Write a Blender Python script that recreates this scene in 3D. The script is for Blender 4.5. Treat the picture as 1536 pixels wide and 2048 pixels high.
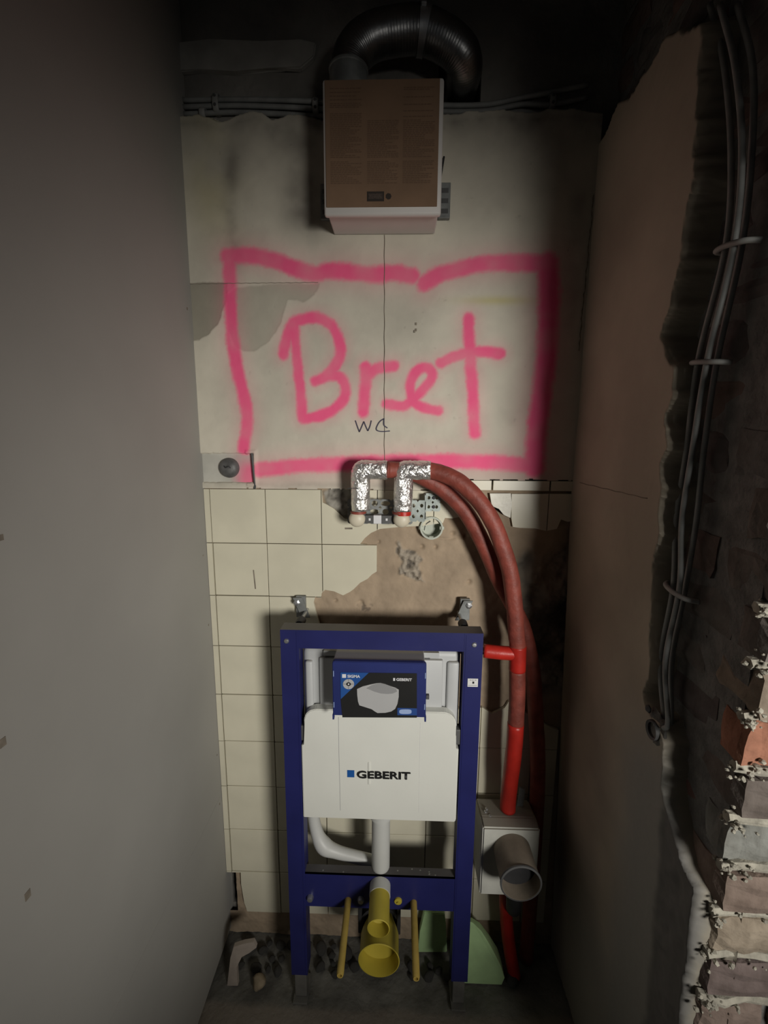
import bpy, bmesh, math, random
import numpy as np
from mathutils import Vector, Matrix, noise as mnoise

for o in list(bpy.data.objects): bpy.data.objects.remove(o)
SC = bpy.context.scene
COL = SC.collection
PI = math.pi
random.seed(4)

# ------------------------------------------------------------------ camera
FPX, CAMH = 900.0, 1.585
_p, _y, _r = [math.radians(a) for a in (9.62, -1.71, .38)]
_F = Vector((math.sin(_y)*math.cos(_p), math.cos(_y)*math.cos(_p), -math.sin(_p)))
_R0 = Vector((math.cos(_y), -math.sin(_y), 0)); _U0 = _R0.cross(_F)
_R = math.cos(_r)*_R0 + math.sin(_r)*_U0
_U = -math.sin(_r)*_R0 + math.cos(_r)*_U0
cam = bpy.data.cameras.new('camera'); co = bpy.data.objects.new('camera', cam); COL.objects.link(co)
co.matrix_world = Matrix(((_R.x,_U.x,-_F.x,0),(_R.y,_U.y,-_F.y,0),(_R.z,_U.z,-_F.z,CAMH),(0,0,0,1)))
cam.sensor_fit = 'VERTICAL'; cam.sensor_height = 36.0; cam.lens = 36.0*FPX/2048.0
cam.clip_start = .02; cam.clip_end = 50
SC.camera = co

# ------------------------------------------------------------------ light
w = bpy.data.worlds.new('world'); SC.world = w; w.use_nodes = True
w.node_tree.nodes['Background'].inputs[0].default_value = (.80, .90, 1.0, 1)
w.node_tree.nodes['Background'].inputs[1].default_value = .016
ld = bpy.data.lights.new('work_lamp', 'SPOT'); ld.energy = 215; ld.spot_size = math.radians(54); ld.spot_blend = 1.0
ld.shadow_soft_size = .27; ld.color = (1.0, .965, .90)
lo = bpy.data.objects.new('work_lamp', ld); COL.objects.link(lo)
lo.location = (1.13, -1.2, 1.48)
lo.rotation_euler = (Vector((-.02, 1.18, 1.13))-Vector(lo.location)).to_track_quat('-Z', 'Y').to_euler()
SC.view_settings.view_transform = 'Standard'; SC.view_settings.look = 'None'
SC.view_settings.exposure = 0.0; SC.view_settings.gamma = 1.0; SC.view_settings.use_curve_mapping = False

# ------------------------------------------------------------------ pixel -> point on a plane of the room
def _ray(x, y): return _F + _R*((x-768)/FPX) + _U*((1024-y)/FPX)
def atY(x, y, Y=1.18):
    d = _ray(x, y); t = Y/d.y; return Vector((d.x*t, Y, CAMH+d.z*t))
def atX(x, y, X):
    d = _ray(x, y); t = X/d.x; return Vector((X, d.y*t, CAMH+d.z*t))
def atZ(x, y, Z=0):
    d = _ray(x, y); t = (Z-CAMH)/d.z; return Vector((d.x*t, d.y*t, Z))
def bw(x, y, Y=1.18):
    v = atY(x, y, Y); return (v.x, v.z)

# ------------------------------------------------------------------ materials
def mat(name, col, rough=.7, metal=0, var=.12, vs=12, bump=.2, bs=60, bd=.002, col2=None, spec=.5, dust=None, detail=5):
    m = bpy.data.materials.new(name); m.use_nodes = True
    nt = m.node_tree; N = nt.nodes; L = nt.links; b = N['Principled BSDF']
    b.inputs['Roughness'].default_value = rough; b.inputs['Metallic'].default_value = metal
    b.inputs['Specular IOR Level'].default_value = spec
    tc = N.new('ShaderNodeTexCoord')
    n1 = N.new('ShaderNodeTexNoise'); n1.inputs['Scale'].default_value = vs; n1.inputs['Detail'].default_value = detail
    L.new(tc.outputs['Object'], n1.inputs['Vector'])
    cr = N.new('ShaderNodeValToRGB'); L.new(n1.outputs['Fac'], cr.inputs['Fac'])
    c2 = col2 or tuple(c*(1-var) for c in col); c1 = col if col2 else tuple(min(1, c*(1+var)) for c in col)
    cr.color_ramp.elements[0].position = .34; cr.color_ramp.elements[1].position = .66
    cr.color_ramp.elements[0].color = (*c2, 1); cr.color_ramp.elements[1].color = (*c1, 1)
    out = cr.outputs['Color']
    if dust:
        g = N.new('ShaderNodeNewGeometry'); sx = N.new('ShaderNodeSeparateXYZ'); L.new(g.outputs['Normal'], sx.inputs[0])
        mr = N.new('ShaderNodeMapRange'); mr.inputs[1].default_value = .6; mr.inputs[2].default_value = .95; L.new(sx.outputs['Z'], mr.inputs[0])
        mx = N.new('ShaderNodeMix'); mx.data_type = 'RGBA'; L.new(mr.outputs[0], mx.inputs[0]); L.new(out, mx.inputs[6]); mx.inputs[7].default_value = (*dust, 1)
        out = mx.outputs[2]
    L.new(out, b.inputs['Base Color'])
    if bump > 0:
        n2 = N.new('ShaderNodeTexNoise'); n2.inputs['Scale'].default_value = bs; n2.inputs['Detail'].default_value = 6
        L.new(tc.outputs['Object'], n2.inputs['Vector'])
        bp = N.new('ShaderNodeBump'); bp.inputs['Strength'].default_value = bump; bp.inputs['Distance'].default_value = bd
        L.new(n2.outputs['Fac'], bp.inputs['Height']); L.new(bp.outputs['Normal'], b.inputs['Normal'])
    m['out'] = cr.name
    return m

def add_attr(m, attr, col):
    """mix a paint / stain / shade colour over the base where the mesh carries that attribute"""
    nt = m.node_tree; N = nt.nodes; L = nt.links; b = N['Principled BSDF']
    src = b.inputs['Base Color'].links[0].from_socket
    a = N.new('ShaderNodeAttribute'); a.attribute_name = attr
    mx = N.new('ShaderNodeMix'); mx.data_type = 'RGBA'
    L.new(a.outputs['Fac'], mx.inputs[0]); L.new(src, mx.inputs[6]); mx.inputs[7].default_value = (*col, 1)
    L.new(mx.outputs[2], b.inputs['Base Color'])
    return m

PINK = (.95, .095, .265)
M = {}
M['plaster'] = mat('old_cream_plaster', (.62, .58, .48), .75, var=.10, vs=5, bump=.25, bs=90, bd=.0015)
for a, c in (('bare', (.27, .25, .195)), ('yellow', (.56, .50, .25)), ('soot_shade', (.13, .115, .10)), ('pink', PINK)): add_attr(M['plaster'], a, c)
M['left'] = mat('grey_filled_plasterboard', (.345, .335, .31), .8, var=.05, vs=3, bump=.08, bs=120, bd=.001)
M['right'] = mat('old_warm_plaster', (.42, .365, .285), .8, var=.16, vs=4, bump=.25, bs=70, bd=.002)
add_attr(M['right'], 'cement', (.30, .29, .26)); add_attr(M['right'], 'edge', (.27, .245, .195)); add_attr(M['right'], 'scratch_coat', (.155, .15, .14))
M['tile'] = mat('cream_glazed_tile', (.66, .625, .49), .32, var=.05, vs=9, bump=.04, bs=25, bd=.001)
M['tile_white'] = mat('pale_broken_tile', (.74, .72, .62), .4, var=.08, vs=30, bump=.3, bs=80)
M['mortar'] = mat('brown_bare_render', (.37, .285, .20), .92, var=.16, vs=10, bump=.5, bs=120, bd=.002)
for a, c in (('grey', (.33, .315, .275)), ('black', (.07, .06, .05))): add_attr(M['mortar'], a, c)
M['concrete'] = mat('dark_rough_wall', (.21, .20, .18), .93, var=.3, vs=6, bump=.8, bs=40, bd=.006)
M['pale_patch'] = mat('pale_render_remnant', (.36, .35, .32), .9, var=.15, vs=14, bump=.5, bs=60, bd=.003)
M['floor'] = mat('dusty_screed', (.17, .165, .145), .95, var=.35, vs=9, bump=.8, bs=70, bd=.004)
add_attr(M['floor'], 'screed', (.29, .25, .205))
M['joint'] = mat('brick_mortar', (.16, .155, .145), .95, var=.25, vs=30, bump=.9, bs=90, bd=.006)
M['crumb'] = mat('lime_mortar_crumbs', (.33, .31, .255), .95, var=.25, vs=60, bump=.6, bs=150, bd=.003)
m = mat('old_brick', (.4, .2, .13), .92, var=.2, vs=25, bump=.8, bs=80, bd=.004)
nt = m.node_tree; oi = nt.nodes.new('ShaderNodeObjectInfo'); mx = nt.nodes.new('ShaderNodeMix'); mx.data_type = 'RGBA'; mx.blend_type = 'MULTIPLY'
mx.inputs[0].default_value = 1
cr = nt.nodes[m['out']]; cr.color_ramp.elements[0].color = (.62, .60, .58, 1); cr.color_ramp.elements[1].color = (1, 1, 1, 1)
nt.links.new(oi.outputs['Color'], mx.inputs[6]); nt.links.new(cr.outputs['Color'], mx.inputs[7]); nt.links.new(mx.outputs[2], nt.nodes['Principled BSDF'].inputs['Base Color'])
M['brick'] = m
M['blue'] = mat('blue_powder_coat', (.016, .019, .108), .42, var=.12, vs=8, bump=.05, bs=200, dust=(.085, .08, .08))
M['blue_plastic'] = mat('blue_plastic', (.018, .028, .14), .45, var=.1, vs=10, bump=.03, bs=100)
M['blue_print'] = mat('blue_print', (.02, .085, .30), .4, var=.05, bump=0)
M['badge_blue'] = mat('badge_blue_print', (.025, .07, .25), .4, var=.05, bump=0)
M['badge'] = mat('pale_blue_print', (.32, .42, .66), .4, var=.05, bump=0)
M['logo_blue'] = mat('logo_blue_print', (.01, .09, .33), .5, var=.05, bump=0)
M['black_print'] = mat('black_print', (.014, .014, .014), .45, var=.1, bump=0)
M['white_print'] = mat('white_print', (.7, .7, .72), .5, var=.03, bump=0)
M['grey_print'] = mat('grey_print', (.42, .42, .42), .5, var=.03, bump=0)
M['grey_print2'] = mat('darker_grey_print', (.27, .27, .275), .5, var=.03, bump=0)
M['sticker'] = mat('sticker_paper', (.72, .72, .70), .6, var=.03, bump=0)
M['white_panel'] = mat('white_foam_panel', (.70, .705, .65), .6, var=.03, vs=6, bump=.12, bs=220, bd=.001)
M['tank'] = mat('grey_white_tank', (.47, .48, .48), .45, var=.05, vs=5, bump=.05, bs=40, dust=(.34, .33, .30))
M['pipe_white'] = mat('white_pipe_plastic', (.56, .565, .54), .45, var=.05, vs=7, bump=.05, bs=60)
M['steel'] = mat('zinc_steel', (.52, .53, .54), .42, metal=.9, var=.15, vs=20, bump=.1, bs=150)
M['galv'] = mat('galvanised_plate', (.22, .23, .225), .55, metal=.35, var=.25, vs=25, bump=.15, bs=120)
M['galv_light'] = mat('bright_galvanised_plate', (.33, .37, .35), .45, metal=.4, var=.2, vs=25, bump=.15, bs=120)
M['foot'] = mat('grey_steel_foot', (.17, .165, .15), .6, metal=.3, var=.2, vs=20, bump=.2, bs=100)
M['foil'] = mat('crumpled_aluminium_foil', (.95, .94, .92), .24, metal=.9, var=.04, vs=30, bump=1.0, bs=48, bd=.014)
M['duct'] = mat('aluminium_duct', (.30, .30, .30), .36, metal=1, var=.2, vs=10, bump=.3, bs=60, bd=.002)
M['red_dusty'] = mat('dusty_red_foam_sleeve', (.25, .055, .038), .55, var=.22, vs=30, bump=.5, bs=90, bd=.003)
M['red'] = mat('bright_red_foam_sleeve', (.45, .022, .014), .4, var=.15, vs=20, bump=.3, bs=90, bd=.002)
M['yellow'] = mat('yellow_plastic', (.47, .38, .045), .5, var=.10, vs=12, bump=.05, bs=100)
M['yellow_rod'] = mat('ochre_plastic_sleeve', (.38, .27, .06), .55, var=.15, vs=25, bump=.1, bs=100)
M['green'] = mat('light_green_plastic', (.50, .72, .36), .6, var=.15, vs=10, bump=.2, bs=60)
M['rubber'] = mat('black_rubber', (.025, .025, .027), .6, var=.2, vs=15, bump=.2, bs=100)
M['dark_grey'] = mat('dark_grey_plastic', (.085, .085, .085), .55, var=.2, vs=15, bump=.1, bs=90)
M['cap_grey'] = mat('grey_rubber_cap', (.10, .10, .098), .5, var=.35, vs=35, bump=.4, bs=70, bd=.003)
M['cream_plastic'] = mat('cream_plastic_plug', (.66, .60, .47), .45, var=.06, vs=10, bump=.05, bs=60)
M['card'] = mat('brown_cardboard', (.22, .135, .082), .85, var=.08, vs=14, bump=.15, bs=180, bd=.001)
M['card_print'] = mat('faint_brown_print', (.155, .092, .057), .85, var=.05, bump=0)
M['card_logo'] = mat('dark_brown_print', (.035, .026, .02), .8, var=.05, bump=0)
M['logo_field'] = mat('mid_brown_print', (.075, .055, .045), .8, var=.3, vs=300, bump=0)
M['box_white'] = mat('white_sheet_plastic', (.66, .63, .60), .55, var=.04, vs=6, bump=.06, bs=80)
M['valve_white'] = mat('dusty_white_plastic', (.52, .52, .47), .6, var=.10, vs=14, bump=.1, bs=80, dust=(.26, .24, .20))
M['valve_tube'] = mat('brown_grey_card_tube', (.20, .165, .125), .8, var=.2, vs=20, bump=.2, bs=60)
M['cable'] = mat('grey_cable', (.25, .255, .245), .6, var=.15, vs=30, bump=.1, bs=120)
M['clip'] = mat('pale_grey_clip', (.30, .30, .285), .6, var=.15, vs=30, bump=.1, bs=120)
M['conduit'] = mat('dirty_beige_conduit', (.42, .36, .23), .75, var=.25, vs=30, bump=.4, bs=90)
M['lath'] = mat('pale_pinkish_plastic', (.40, .34, .29), .7, var=.12, vs=20, bump=.2, bs=60)
M['stone'] = mat('dark_rubble', (.13, .125, .115), .95, var=.35, vs=25, bump=.9, bs=60, bd=.006)
M['stone_pale'] = mat('tan_mortar_lump', (.30, .24, .16), .95, var=.2, vs=25, bump=.8, bs=60, bd=.005)
M['socket'] = mat('grey_socket_plate', (.46, .45, .40), .7, var=.12, vs=14, bump=.2, bs=60)
add_attr(M['socket'], 'pink', PINK)
M['box_green_grey'] = mat('pale_grey_green_box', (.50, .53, .45), .5, var=.12, vs=20, bump=.1, bs=60)
M['ink'] = mat('dark_blue_pen', (.055, .05, .085), .7, var=.1, bump=0)
M['crack'] = mat('dirty_crack', (.22, .19, .15), .9, var=.2, vs=60, bump=0)
M['ceiling'] = mat('dark_ceiling', (.16, .155, .145), .95, var=.25, vs=5, bump=.6, bs=40, bd=.006)

# ------------------------------------------------------------------ object helpers
def link(name, me, m=None, parent=None, smooth=False, loc=None):
    o = bpy.data.objects.new(name, me); COL.objects.link(o)
    if m is not None and not me.materials: me.materials.append(M[m] if isinstance(m, str) else m)
    if smooth:
        for p in me.polygons: p.use_smooth = True
    if parent is not None:
        o.parent = parent
        if parent.get('shift'): o.location = -Vector(parent['shift'])
    if loc is not None: o.location = Vector(loc)
    return o
def thing(name, loc, label, cat, group=None):
    """Empty at the thing's base; its parts are modelled in room coordinates"""
    o = bpy.data.objects.new(name, None); COL.objects.link(o); o.location = loc; o['shift'] = list(loc)
    o.empty_display_size = .05
    return tag(o, label, cat, group)
def tag(o, label, cat, group=None):
    o['label'] = label; o['category'] = cat
    if group: o['group'] = group
    return o
def structure(o, label=None):
    o['kind'] = 'structure'
    if label: o['label'] = label
    return o
def done(bm, name):
    bmesh.ops.recalc_face_normals(bm, faces=bm.faces)
    me = bpy.data.meshes.new(name); bm.to_mesh(me); bm.free(); return me
def box_bm(bm, x0, x1, y0, y1, z0, z1, bev=0, seg=2):
    r = bmesh.ops.create_cube(bm, size=1.0)
    vs = r['verts']
    for v in vs: v.co = Vector(((x0+x1)/2+v.co.x*(x1-x0), (y0+y1)/2+v.co.y*(y1-y0), (z0+z1)/2+v.co.z*(z1-z0)))
    if bev > 0:
        es = list({e for v in vs for e in v.link_edges})
        bmesh.ops.bevel(bm, geom=es, offset=bev, segments=seg, affect='EDGES', profile=.5)
def box(name, x0, x1, y0, y1, z0, z1, m, parent=None, bev=0, smooth=False):
    bm = bmesh.new(); box_bm(bm, x0, x1, y0, y1, z0, z1, bev)
    return link(name, done(bm, name), m, parent, smooth)
def prism(name, pts, y0, y1, m, parent=None, bev=0, axis='Y'):
    """polygon (a, b) extruded along axis: Y -> (x, z), X -> (y, z), Z -> (x, y)"""
    bm = bmesh.new()
    f = {'Y': lambda a, b, t: (a, t, b), 'X': lambda a, b, t: (t, a, b), 'Z': lambda a, b, t: (a, b, t)}[axis]
    A = [bm.verts.new(f(a, b, y0)) for a, b in pts]; B = [bm.verts.new(f(a, b, y1)) for a, b in pts]
    n = len(pts); bm.faces.new(A); bm.faces.new(B[::-1])
    for i in range(n): bm.faces.new((A[i], B[i], B[(i+1) % n], A[(i+1) % n]))
    if bev: bmesh.ops.bevel(bm, geom=bm.edges[:], offset=bev, segments=2, affect='EDGES')
    bmesh.ops.triangulate(bm, faces=[g for g in bm.faces if len(g.verts) > 4])
    return link(name, done(bm, name), m, parent)
def slab(name, pts, y0, y1, m, parent=None):
    from mathutils.geometry import delaunay_2d_cdt
    V, E_, F_, *_ = delaunay_2d_cdt([Vector(p) for p in pts], [], [list(range(len(pts)))], 1, 1e-5)
    bm = bmesh.new(); A = [bm.verts.new((v.x, y0, v.y)) for v in V]; B = [bm.verts.new((v.x, y1, v.y)) for v in V]
    cnt = {}
    for f in F_:
        bm.faces.new([A[i] for i in f]); bm.faces.new([B[i] for i in f][::-1])
        for a, b in zip(f, f[1:]+f[:1]): cnt.setdefault((min(a, b), max(a, b)), []).append((a, b))
    for k, l in cnt.items():
        if len(l) == 1: a, b = l[0]; bm.faces.new((A[b], A[a], B[a], B[b]))
    return link(name, done(bm, name), m, parent)
def catmull(P, n=8):
    P = [Vector(p) for p in P]; Q = [P[0]*2-P[1]]+P+[P[-1]*2-P[-2]]; out = []
    for i in range(1, len(Q)-2):
        a, b, c, d = Q[i-1:i+3]
        for k in range(n):
            t = k/n
            out.append(.5*((2*b)+(c-a)*t+(2*a-5*b+4*c-d)*t*t+(3*b-a-3*c+d)*t**3))
    out.append(P[-1]); return out
def tube_bm(bm, path, r, seg=16, cap=True, rf=None, squash=1.0):
    """ring swept along path; rf(i, a) -> radius factor"""
    rings = []; N = len(path); up = None
    for i, p in enumerate(path):
        t = (path[min(i+1, N-1)]-path[max(i-1, 0)]).normalized()
        if up is None:
            up = Vector((0, 0, 1)) if abs(t.z) < .9 else Vector((0, -1, 0))
        s = t.cross(up).normalized(); up = s.cross(t).normalized()
        ring = []
        for k in range(seg):
            a = 2*PI*k/seg; rr = (r(i/(N-1)) if callable(r) else r)*(rf(i, a) if rf else 1)
            ring.append(bm.verts.new(p+s*math.cos(a)*rr+up*math.sin(a)*rr*squash))
        rings.append(ring)
    for i in range(N-1):
        for k in range(seg):
            bm.faces.new((rings[i][k], rings[i][(k+1) % seg], rings[i+1][(k+1) % seg], rings[i+1][k]))
    if cap: bm.faces.new(rings[0][::-1]); bm.faces.new(rings[-1])
def tube(name, path, r, m, parent=None, seg=16, n=8, spline=True, cap=True, rf=None, squash=1.0):
    bm = bmesh.new(); P = catmull(path, n) if spline and len(path) > 2 else [Vector(p) for p in path]
    tube_bm(bm, P, r, seg, cap, rf, squash)
    return link(name, done(bm, name), m, parent, True)
def lathe(name, prof, org, m, parent=None, seg=28, axis='-Y', smooth=True):
    """prof: list of (radius, t) with t along axis from org"""
    bm = bmesh.new(); rings = []
    D = {'-Y': (Vector((1, 0, 0)), Vector((0, 0, 1)), Vector((0, -1, 0))), 'Z': (Vector((1, 0, 0)), Vector((0, 1, 0)), Vector((0, 0, 1))),
         '-X': (Vector((0, 1, 0)), Vector((0, 0, 1)), Vector((-1, 0, 0))), 'X': (Vector((0, 1, 0)), Vector((0, 0, 1)), Vector((1, 0, 0)))}[axis]
    O = Vector(org)
    for r, t in prof:
        if r < 1e-6: rings.append([bm.verts.new(O+D[2]*t)])
        else: rings.append([bm.verts.new(O+D[2]*t+D[0]*math.cos(2*PI*k/seg)*r+D[1]*math.sin(2*PI*k/seg)*r) for k in range(seg)])
    for a, b in zip(rings, rings[1:]):
        for k in range(seg):
            k2 = (k+1) % seg
            if len(a) == 1 and len(b) == 1: continue
            if len(a) == 1: bm.faces.new((a[0], b[k], b[k2]))
            elif len(b) == 1: bm.faces.new((a[k], a[k2], b[0]))
            else: bm.faces.new((a[k], a[k2], b[k2], b[k]))
    o = link(name, done(bm, name), m, parent, smooth)
    if smooth: o.data.set_sharp_from_angle(angle=math.radians(35))
    return o
def rock_mesh(name, r, seed, sub=2, rough=.35, squash=(1, 1, .7)):
    bm = bmesh.new(); bmesh.ops.create_icosphere(bm, subdivisions=sub, radius=1)
    o = Vector((seed*3.7, seed*1.3, seed*7.1))
    for v in bm.verts:
        n = mnoise.noise(v.co*1.1+o)*rough+mnoise.noise(v.co*2.7+o)*rough*.5
        v.co = Vector((v.co.x*squash[0], v.co.y*squash[1], v.co.z*squash[2]))*(1+n)*r
    return done(bm, name)
def text_mesh(name, body, h, X, Y, Z, m, parent, bold=0, width=None):
    """flat print facing -Y; (X, Z) is its lower left corner, h its letter height"""
    cu = bpy.data.curves.new(name, 'FONT'); cu.body = body; cu.size = 1; cu.offset = bold; cu.resolution_u = 3
    t = bpy.data.objects.new(name, cu); COL.objects.link(t)
    dg = bpy.context.evaluated_depsgraph_get(); me = bpy.data.meshes.new_from_object(t.evaluated_get(dg))
    bpy.data.objects.remove(t)
    a = np.zeros(len(me.vertices)*3); me.vertices.foreach_get('co', a); a = a.reshape(-1, 3)
    mn, mxx = a.min(0), a.max(0); s = h/(mxx[1]-mn[1]); sx = s if width is None else width/(mxx[0]-mn[0])
    b = np.zeros_like(a); b[:, 0] = X+(a[:, 0]-mn[0])*sx; b[:, 1] = Y; b[:, 2] = Z+(a[:, 1]-mn[1])*s
    me.vertices.foreach_set('co', b.ravel()); me.materials.clear(); me.update()
    return link(name, me, m, parent)
def ribbon(name, lines, wd, Y, m, parent):
    """flat strokes on a plane facing -Y; lines are lists of (x, z)"""
    bm = bmesh.new()
    for ln in lines:
        pts = [Vector((a, 0, b)) for a, b in ln]; pr = []
        for i, p in enumerate(pts):
            t = (pts[min(i+1, len(pts)-1)]-pts[max(i-1, 0)]).normalized(); n = Vector((-t.z, 0, t.x))
            ww = wd[i % len(wd)] if isinstance(wd, (list, tuple)) else wd
            pr.append((bm.verts.new((p.x+n.x*ww/2, Y, p.z+n.z*ww/2)), bm.verts.new((p.x-n.x*ww/2, Y, p.z-n.z*ww/2))))
        for a, b in zip(pr, pr[1:]): bm.faces.new((a[0], a[1], b[1], b[0]))
    return link(name, done(bm, name), m, parent)

# ------------------------------------------------------------------ numpy noise and height fields
def vnoise(x, y, seed=0):
    ix, iy = np.floor(x), np.floor(y); fx, fy = x-ix, y-iy
    fx = fx*fx*(3-2*fx); fy = fy*fy*(3-2*fy)
    def h(a, b):
        s = np.sin(a*127.1+b*311.7+seed*74.7)*43758.5453; return s-np.floor(s)
    return (h(ix, iy)*(1-fx)+h(ix+1, iy)*fx)*(1-fy)+(h(ix, iy+1)*(1-fx)+h(ix+1, iy+1)*fx)*fy
def fbm(x, y, s, seed=0, o=4):
    t = 0; a = .5
    for k in range(o): t = t+a*(vnoise(x*s, y*s, seed+k)-.5); s *= 2.03; a *= .5
    return t*2
def seg_dist(x, y, pts):
    d = np.full(x.shape, 9.)
    for (ax, ay), (bx, by) in zip(pts, pts[1:]):
        dx, dy = bx-ax, by-ay; q = dx*dx+dy*dy+1e-12
        t = np.clip(((x-ax)*dx+(y-ay)*dy)/q, 0, 1); d = np.minimum(d, np.hypot(x-ax-t*dx, y-ay-t*dy))
    return d
def poly_sd(x, y, poly):
    d = seg_dist(x, y, list(poly)+[poly[0]]); ins = np.zeros(x.shape, bool)
    for (ax, ay), (bx, by) in zip(poly, list(poly[1:])+[poly[0]]):
        c = ((ay > y) != (by > y)) & (x < (bx-ax)*(y-ay)/((by-ay) if abs(by-ay) > 1e-12 else 1e-12)+ax); ins ^= c
    return np.where(ins, -d, d)
def sstep(a, b, x):
    t = np.clip((x-a)/(b-a), 0, 1); return t*t*(3-2*t)
def field(name, us, vs, fn, m, parent):
    """fn(U, V) -> (XYZ array, keep mask, {attribute: values})"""
    U, V = np.meshgrid(us, vs); P, keep, attrs = fn(U, V)
    nv, nu = U.shape; idx = np.arange(nu*nv).reshape(nv, nu)
    k = keep[:-1, :-1] & keep[1:, :-1] & keep[:-1, 1:] & keep[1:, 1:]
    F = np.stack([idx[:-1, :-1], idx[:-1, 1:], idx[1:, 1:], idx[1:, :-1]], -1)[k]
    used = np.zeros(nu*nv, bool); used[F.ravel()] = True; remap = np.cumsum(used)-1; F = remap[F]
    P = P.reshape(-1, 3)[used]
    me = bpy.data.meshes.new(name); me.vertices.add(len(P)); me.vertices.foreach_set('co', P.ravel())
    me.loops.add(F.size); me.loops.foreach_set('vertex_index', F.ravel().astype(np.int32))
    me.polygons.add(len(F)); me.polygons.foreach_set('loop_start', np.arange(0, F.size, 4, dtype=np.int32))
    me.polygons.foreach_set('use_smooth', np.ones(len(F), bool))
    for an, av in attrs.items():
        at = me.attributes.new(an, 'FLOAT', 'POINT'); at.data.foreach_set('value', av.ravel()[used].astype(np.float32))
    me.update(calc_edges=True); me.validate()
    return link(name, me, m, parent)

# ------------------------------------------------------------------ pink spray paint strokes on the back wall (pixels of the photo)
def C3(pts): return [bw(340+x/1.786, 460+y/1.786) for x, y in pts]
STROKES = [
 ([(207,95),(300,92),(380,112),(450,138),(520,158),(560,148),(640,150),(720,160),(800,153),(865,163)], 27),
 ([(910,192),(960,160),(1050,135),(1150,118),(1250,118),(1345,118)], 27),
 ([(212,95),(214,180),(216,280),(222,380),(240,500),(268,610),(276,690),(262,780)], 23),
 ([(1350,120),(1354,220),(1352,300),(1345,450),(1326,600),(1308,740),(1302,850)], 36),
 ([(320,856),(450,843),(600,836),(760,830),(950,826),(1150,830),(1300,842)], 27),
 ([(405,445),(418,380),(438,335),(480,316),(530,315),(575,340),(605,395),(606,450),(570,508),(520,542)], 19),
 ([(520,542),(575,520),(612,530),(628,575),(606,625),(548,660),(480,676)], 19),
 ([(442,335),(452,450),(464,560),(472,672)], 19),
 ([(700,490),(696,570),(690,650)], 21), ([(700,525),(740,494),(800,486)], 19),
 ([(775,622),(840,625),(895,580),(935,530),(930,500),(905,492),(872,515),(860,560),(866,605),(895,632),(960,645)], 18),
 ([(1066,318),(1070,430),(1080,560),(1088,728)], 21), ([(965,476),(1030,446),(1100,436),(1180,441)], 19)]
STROKES = [(C3(p), r/1.786/725) for p, r in STROKES]
def pink_at(X, Z):
    a = np.zeros(X.shape)
    wx = X+.0035*fbm(X, Z, 45, 3); wz = Z+.0035*fbm(X, Z, 45, 9)
    grain = .16*fbm(X, Z, 260, 21, 2)
    for pts, r in STROKES:
        sp = [(p.x, p.z) for p in catmull([(a_, 0, b_) for a_, b_ in pts], 5)]
        d = seg_dist(wx, wz, sp)/r
        core = (1-sstep(.50, 1.46, d+grain*np.exp(-((d-1)/.4)**2)))*np.clip(.93+.22*fbm(X, Z, 22, 77, 2), .6, 1)
        a = np.maximum(a, np.maximum(core*.96, .24*np.exp(-(d/1.9)**2)))
    return np.clip(a, 0, 1)

# ================================================================== THE SETTING
# ---- back wall: backing masonry with a slot left open in the corner
bm = bmesh.new()
for b in ((-.75, -.517, 1.215, 1.40, 0, 2.75), (-.517, -.497, 1.215, 1.40, 0, .088), (-.517, -.497, 1.215, 1.40, .236, 2.75),
          (-.517, -.497, 1.34, 1.40, .088, .236), (-.497, .085, 1.215, 1.40, 0, 2.75), (.185, .80, 1.215, 1.40, 0, 2.75),
          (.085, .185, 1.215, 1.40, 0, 2.356), (.085, .185, 1.215, 1.40, 2.452, 2.75), (.085, .185, 1.36, 1.40, 2.356, 2.452)): box_bm(bm, *b)
wall_back = structure(link('wall_back', done(bm, 'wall_back'), 'concrete'), 'back wall of cream plaster over cream tiles, broken open to brown render')

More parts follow.
